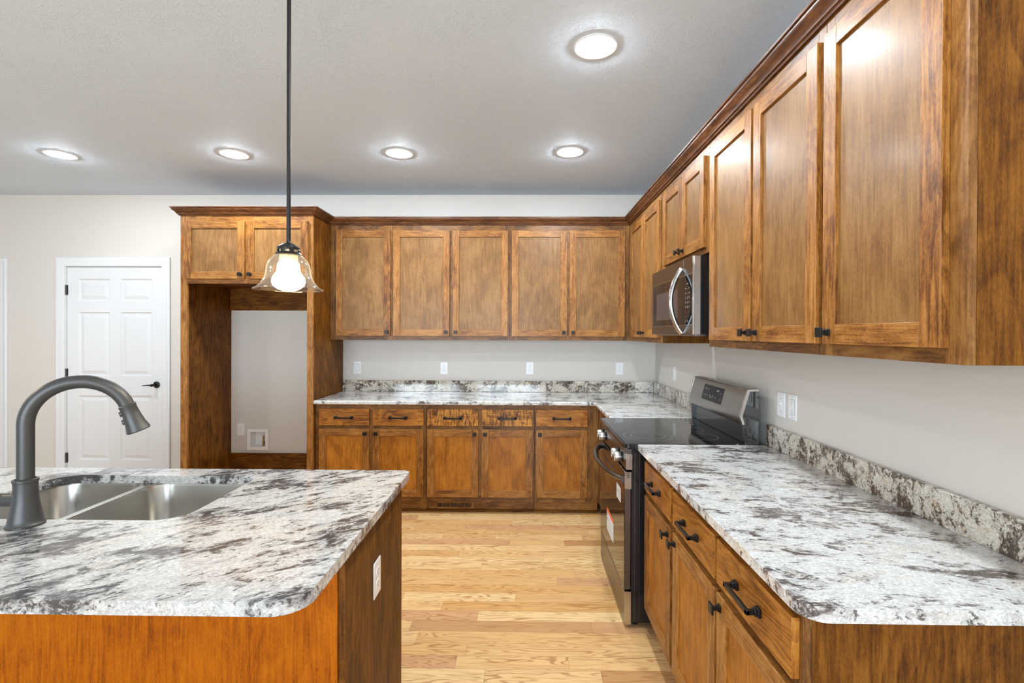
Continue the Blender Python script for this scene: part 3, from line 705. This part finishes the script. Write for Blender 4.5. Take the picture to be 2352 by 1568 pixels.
def gp(y, t, off=.0006):   # point on the sloping front of the guard
    a, c = Vector((1.063, 0, 1.052)), Vector((1.100, 0, 1.183)); n = Vector((-.962, 0, .272)); p = a + (c - a) * t + n * off; return (p.x, y, p.z)
b = MB(); b.quad(gp(2.955, .16), gp(2.665, .16), gp(2.665, .82), gp(2.955, .82), 'blackpanel')
dz = lambda yc, tc: (lambda x, y: gp(yc - x, tc + y / .136, .0011))
for yc, tc, tx, sz, mm in ((2.915, .64, 'ON', .013, 'print'), (2.880, .63, '= =', .014, 'print'), (2.745, .66, '12:00', .017, 'print'), (2.700, .58, 'AM', .009, 'print'),
                           (2.930, .36, '=', .018, 'print'), (2.905, .36, '=', .018, 'print'), (2.880, .36, '=', .018, 'print'), (2.840, .36, '1', .02, 'print'), (2.820, .33, '4', .02, 'print'),
                           (2.795, .36, '7', .02, 'print'), (2.755, .36, 'o', .016, 'print'), (2.725, .36, 'o', .018, 'printred'), (2.690, .34, 'l', .024, 'print')):
    b.text(tx, sz, dz(yc, tc), mm)
tag(b.build('display', bgd, og), 'black display with small white symbols')

# ---------------------------------------------------------------- microwave
MY0, MY1, MZ0, MZ1 = 2.395, 3.157, 1.455, 1.846
og = (1.0, (MY0 + MY1) / 2, MZ0)
mw = tag(empty('microwave', og), 'stainless over-the-range microwave hung under the short wall cabinet', 'microwave')
b = MB(); b.box(.863, XW - .004, MY0 + .004, MY1 - .004, MZ0 + .004, MZ1, 'blackenamel'); b.build('body', mw, og)
b = MB(); b.box(.845, XW - .03, MY0 + .03, MY1 - .03, MZ0 - .006, MZ0 + .0035, 'steel'); tag(b.build('bottom_plate', mw, og), 'grey steel underside plate')
b = MB(); b.box(.8235, .862, 2.538, MY1, MZ0, MZ1 - .002, 'darksteel'); dm = b.build('door', mw, og, bevel=.002)
b = MB(); b.box(.8225, .8245, 2.5385, 3.130, 1.507, 1.756, 'blackpanel')
for a0, a1, c0, c1 in ((2.5385, 3.134, 1.756, 1.760), (2.5385, 3.134, 1.503, 1.507), (3.130, 3.134, 1.507, 1.756)): b.box(.8222, .8245, a0, a1, c0, c1, 'steel')
b.box(.8220, .8225, 2.63, 3.045, 1.540, 1.700, 'mesh'); b.text('o  -  -', .012, lambda x, y: (.8218, 2.86 - x, 1.733 + y), 'printblue')
tag(b.build('window', dm, og), 'black glass window')
b = MB(); hp = []
for k in range(21):
    s = k / 20; hp.append((.820 - .058 * math.sin(PI * s) ** .8, 2.556, 1.462 + .336 * s))
b.tube(hp, .0105, 'chrome', 14, squash=1.3); tag(b.build('handle', dm, og), 'curved chrome handle')
b = MB(); b.box(.8235, .862, MY0, 2.5365, MZ0, MZ1 - .002, 'darksteel'); b.box(.8225, .830, MY0 - .0015, MY0 + .003, MZ0 + .001, MZ1 - .003, 'chrome'); b.box(.830, .861, MY0 - .001, MY0 + .003, MZ0 + .001, MZ1 - .003, 'steel')
b.build('control_side', mw, og, bevel=.001, seg=1)
b = MB(); b.box(.8225, .8238, 2.412, 2.536, 1.507, 1.756, 'blackpanel')
for a0, a1, c0, c1 in ((2.410, 2.536, 1.756, 1.760), (2.410, 2.536, 1.503, 1.507)): b.box(.8222, .8240, a0, a1, c0, c1, 'steel')
kp = lambda yc, zc_: (lambda x, y: (.8221, yc - x, zc_ + y))
for r_, (row, sz) in enumerate(((('=====',), .010), (('=', '-', '='), .018), (('=', '-', '='), .018), (('1', '2', '3'), .016), (('4', '5', '6'), .016), (('7', '8', '9'), .016), (('0', '', '::'), .016), (('-', '', '-'), .014), (('|', '||', '|'), .014))):
    for c_, tx in enumerate(row):
        if tx: b.text(tx, sz, kp((2.474 if len(row) == 1 else 2.498 - .026 * c_), 1.713 - .0235 * r_), 'printred' if (r_, c_) == (6, 0) else 'print')
tag(b.build('keypad', mw, og), 'black keypad with small white digits')

# ---------------------------------------------------------------- small fittings
def slots(rc, z, y0, y1):
    b = MB(); b.box(-.0075, -.0055, y0, y1, z + .0005, z + .0085, 'slot'); b.build('slot', rc)
    b = MB(); b.box(.0055, .0075, y0, y1, z + .0015, z + .0075, 'slot'); b.build('slot', rc)
    b = MB(); b.lathe([(0, y0), (.0026, y0), (.0026, y1)], (0, 0, z - .0065), 'slot', 10, axis=1); b.build('slot', rc)
def plate(name, label, cat, group, loc, rz, style):
    """local front faces -y; origin at the plate centre on the wall"""
    r = tag(empty(name, loc, rz), label, cat, group); w, h = .035, .0572
    b = MB(); b.box(-w, w, -.0055, -.0004, -h, h, 'white'); b.build('plate', r, bevel=.0025, seg=2)
    if style == 'duplex':
        for z in (.0195, -.0195):
            b = MB(); b.prism([(x, zz + z) for x, zz in rrect(-.0165, .0165, -.0142, .0142, .009, 5)], 1, -.0070, -.0050, 'white'); rc = b.build('receptacle', r, bevel=.0006, seg=1)
            slots(rc, z, -.0073, -.0068)
    elif style == 'gfci':
        b = MB(); b.box(-.0185, .0185, -.0058, -.0050, -.0350, .0350, 'slot'); b.box(-.0170, .0170, -.0075, -.0052, -.0335, .0335, 'white'); rc = b.build('receptacle', r, bevel=.0005, seg=1)
        for z in (.0200, -.0200): slots(rc, z, -.0078, -.0074)
        b = MB(); b.box(-.010, .010, -.0082, -.0074, -.0035, .0038, 'white'); b.build('test_button', rc)
        for z in (.0475, -.0475): b = MB(); b.lathe([(0, -.0064), (.003, -.0064), (.003, -.0054)], (0, 0, z), 'printgrey', 10, axis=1); b.build('screw', r)
    elif style == 'toggle':
        b = MB(); b.box(-.0052, .0052, -.0062, -.0052, -.012, .012, 'white'); b.prism([(-.0052, -.004), (-.0052, .006), (-.015, .012), (-.0165, .008)], 0, -.004, .004, 'white'); b.build('toggle', r)
        for z in (.030, -.030): b = MB(); b.lathe([(0, -.0064), (.003, -.0064), (.003, -.0054)], (0, 0, z), 'printgrey', 10, axis=1); b.build('screw', r)
    elif style == 'rocker':
        b = MB(); b.box(-.0170, .0170, -.0075, -.0052, -.0335, .0335, 'white'); b.build('rocker', r, bevel=.001, seg=1)
    return r
OG = 'white wall outlets over the counters'
plate('outlet', 'white outlet on the back wall closest to the fridge surround', 'outlet', OG, (-1.559, YW, 1.133), 0, 'gfci')
plate('outlet', 'white duplex outlet on the back wall, second from the fridge surround', 'outlet', OG, (-.748, YW, 1.132), 0, 'duplex')
plate('outlet', 'white duplex outlet on the back wall, third from the fridge surround', 'outlet', OG, (.050, YW, 1.135), 0, 'duplex')
plate('outlet', 'white duplex outlet on the back wall closest to the room corner', 'outlet', OG, (.881, YW, 1.135), 0, 'duplex')
plate('wall_switch', 'white switch plate on the right wall between corner and range backguard', 'switch', None, (XW, 3.93, 1.139), -PI / 2, 'rocker')
plate('wall_switch', 'left plate of the white pair on the right wall beside the range', 'switch', None, (XW, 2.303, 1.129), -PI / 2, 'toggle')
plate('outlet', 'right plate of the white pair beside the range, a rectangular outlet with two screws', 'outlet', OG, (XW, 2.206, 1.131), -PI / 2, 'gfci')
plate('outlet', 'white outlet low inside the empty refrigerator niche', 'outlet', None, (-2.656, YW, .549), 0, 'duplex')
plate('outlet', 'white outlet on the brown end panel of the island', 'outlet', None, (IX1, 1.563, .670), PI / 2, 'duplex')
plate('wall_switch', 'white switch plate half hidden between white door and fridge surround', 'switch', None, (-3.186, YW, 1.221), 0, 'rocker')

# refrigerator water supply box
og = ((BOX[0] + BOX[1]) / 2, YW, (BOX[2] + BOX[3]) / 2)
wb = tag(empty('supply_box', og), 'white recessed water supply box with a brass valve low in the niche', 'supply box')
b = MB(); x0, x1, z0, z1 = BOX; f = .033
for a0, a1, c0, c1 in ((x0 - f, x0, z0 - f, z1 + f), (x1, x1 + f, z0 - f, z1 + f), (x0, x1, z0 - f, z0), (x0, x1, z1, z1 + f)): b.box(a0, a1, YW - .008, YW - .0005, c0, c1, 'white')
b.build('frame', wb, og, bevel=.002, seg=1)
b = MB(); yb = YW + .08; x0, x1, z0, z1 = x0 + .0015, x1 - .0015, z0 + .0015, z1 - .0015
b.quad((x0, yb, z0), (x1, yb, z0), (x1, yb, z1), (x0, yb, z1), 'white'); b.quad((x0, YW, z0), (x0, yb, z0), (x0, yb, z1), (x0, YW, z1), 'white'); b.quad((x1, YW, z0), (x1, YW, z1), (x1, yb, z1), (x1, yb, z0), 'white')
b.quad((x0, YW, z0), (x1, YW, z0), (x1, yb, z0), (x0, yb, z0), 'white'); b.quad((x0, YW, z1), (x0, yb, z1), (x1, yb, z1), (x1, YW, z1), 'white'); b.build('recess', wb, og)
b = MB(); vx = x1 - .035
b.lathe([(0, 0), (.012, 0), (.012, .008), (.009, .010), (.010, .030), (.012, .034), (.012, .044), (.008, .046), (.009, .05), (.009, .095), (0, .097)], (vx, YW + .035, z0), 'brass', 16)
b.tube([(vx, YW + .035, z0 + .03), (vx + .03, YW + .02, z0 + .03)], .007, 'gunmetal', 10); tag(b.build('valve', wb, og), 'brass valve')

# floor register in the toe kick
RX0, RX1, RZ0, RZ1 = -.735, -.410, .022, .080
og = ((RX0 + RX1) / 2, 3.975, RZ0); vr = tag(empty('toe_register', og), 'slotted wood air register in the toe kick under the back cabinets', 'register')
b = MB(); yy = YB + .0595
b.box(RX0, RX0 + .022, yy - .007, yy, RZ0, RZ1, 'frame', 2); b.box(RX1 - .022, RX1, yy - .007, yy, RZ0, RZ1, 'frame', 2); b.box(RX0 + .022, RX1 - .022, yy - .007, yy, RZ0, RZ0 + .012, 'frame', 0); b.box(RX0 + .022, RX1 - .022, yy - .007, yy, RZ1 - .012, RZ1, 'frame', 0); b.build('frame', vr, og)
b = MB(); b.box(RX0 + .022, RX1 - .022, yy - .0022, yy - .0012, RZ0 + .012, RZ1 - .012, 'void'); b.build('backing', vr, og)
b = MB(); n = 17
for k in range(n):
    x = RX0 + .022 + (RX1 - RX0 - .044) * (k + .5) / n; b.box(x - .0028, x + .0028, yy - .006, yy - .0024, RZ0 + .012, RZ1 - .012, 'frame', 2)
b.build('slats', vr, og)

# ---------------------------------------------------------------- lamps
def pendant(x, y, rim, label):
    og = (x, y, rim); r = tag(empty('pendant_light', og), label, 'pendant light', 'pendants over the island')
    b = MB(); b.lathe([(0, ZC - .001), (.062, ZC - .001), (.062, ZC - .012), (.05, ZC - .024), (.012, ZC - .03), (0, ZC - .03)], (x, y, 0), 'bronze', 28); b.build('canopy', r, og)
    b = MB(); b.tube([(x, y, rim + .145), (x, y, ZC - .029)], .0062, 'bronze', 14); b.build('rod', r, og)
    b = MB()
    hp = [(.006, .150), (.008, .143), (.016, .141), (.025, .135), (.0315, .131), (.0325, .128), (.0322, .122), (.0335, .1205), (.0335, .1135), (.0355, .112), (.040, .106), (.0385, .104), (.030, .104)]
    b.lathe(hp, (x, y, rim), 'bronze', 48, skip=lambda k, i: i == 7 and k % 6 in (1, 2, 3)); b.build('holder', r, og)
    b = MB(); b.lathe([(0, .130), (.0265, .130), (.0265, .085), (.020, .082), (0, .082)], (x, y, rim), 'socket', 28); b.build('socket', r, og)
    b = MB(); pr = [(.039, .1058), (.046, .098), (.0555, .0875), (.0615, .075), (.0640, .062), (.0655, .050), (.0672, .040), (.0718, .030), (.0785, .018), (.0875, .008), (.0965, .002), (.1000, .0008)]
    ins = [(rr - .0022, h + .0008) for rr, h in pr[::-1]]
    b.lathe(pr + [(.1012, .0000), (.1012, -.0016), (.0990, -.0020)] + ins, (x, y, rim), 'glass', 56, closed=True); tag(b.build('shade', r, og), 'clear glass bell shade')
    b = MB(); b.lathe([(0, -.007), (.016, -.005), (.032, .001), (.044, .011), (.0485, .023), (.046, .034), (.037, .050), (.027, .063), (.0215, .071), (.0195, .0815), (0, .0815)], (x, y, rim), 'bulb', 28); tag(b.build('bulb', r, og), 'glowing bulb')
    return r
pendant(-.733, 1.5, 1.594, 'bronze pendant with a clear glass bell shade hanging over the island')
pendant(-2.16, 1.5, 1.594, 'matching glass bell pendant hanging over the far left end of the island')
def can(x, y, label):
    og = (x, y, ZC); r = tag(empty('ceiling_light', og), label, 'ceiling light', 'recessed ceiling lights')
    b = MB(); b.lathe([(.097, -.0004), (.097, -.0042), (.092, -.0052), (.067, -.0022), (.066, -.0018), (.066, -.0004)], (x, y, ZC), 'white', 48, closed=True); tag(b.build('trim_ring', r, og), 'white trim ring')
    b = MB(); b.lathe([(0, -.0006), (.0655, -.0008), (.0655, -.0045), (.055, -.0115), (.03, -.0160), (0, -.0175)], (x, y, ZC), 'can', 40); tag(b.build('lens', r, og), 'lit white lens')
    return r
can(.313, 2.186, 'largest and nearest recessed ceiling light, toward the right wall')
can(.316, 3.453, 'recessed ceiling light of the far row, closest to the right wall')
can(-.901, 3.473, 'recessed ceiling light of the far row, straight above the middle wall cabinets')
can(-2.099, 3.485, 'recessed ceiling light of the far row, in front of the fridge surround')
can(-3.373, 3.488, 'recessed ceiling light of the far row, in front of the white door')
can(.313, .85, 'added unseen recessed ceiling light overhead in front of the right end of the island')  # extra can out of view, added to brighten the room
can(-4.2, .9, 'added unseen recessed ceiling light overhead at the far left of the room')  # likewise unseen, put in for its light
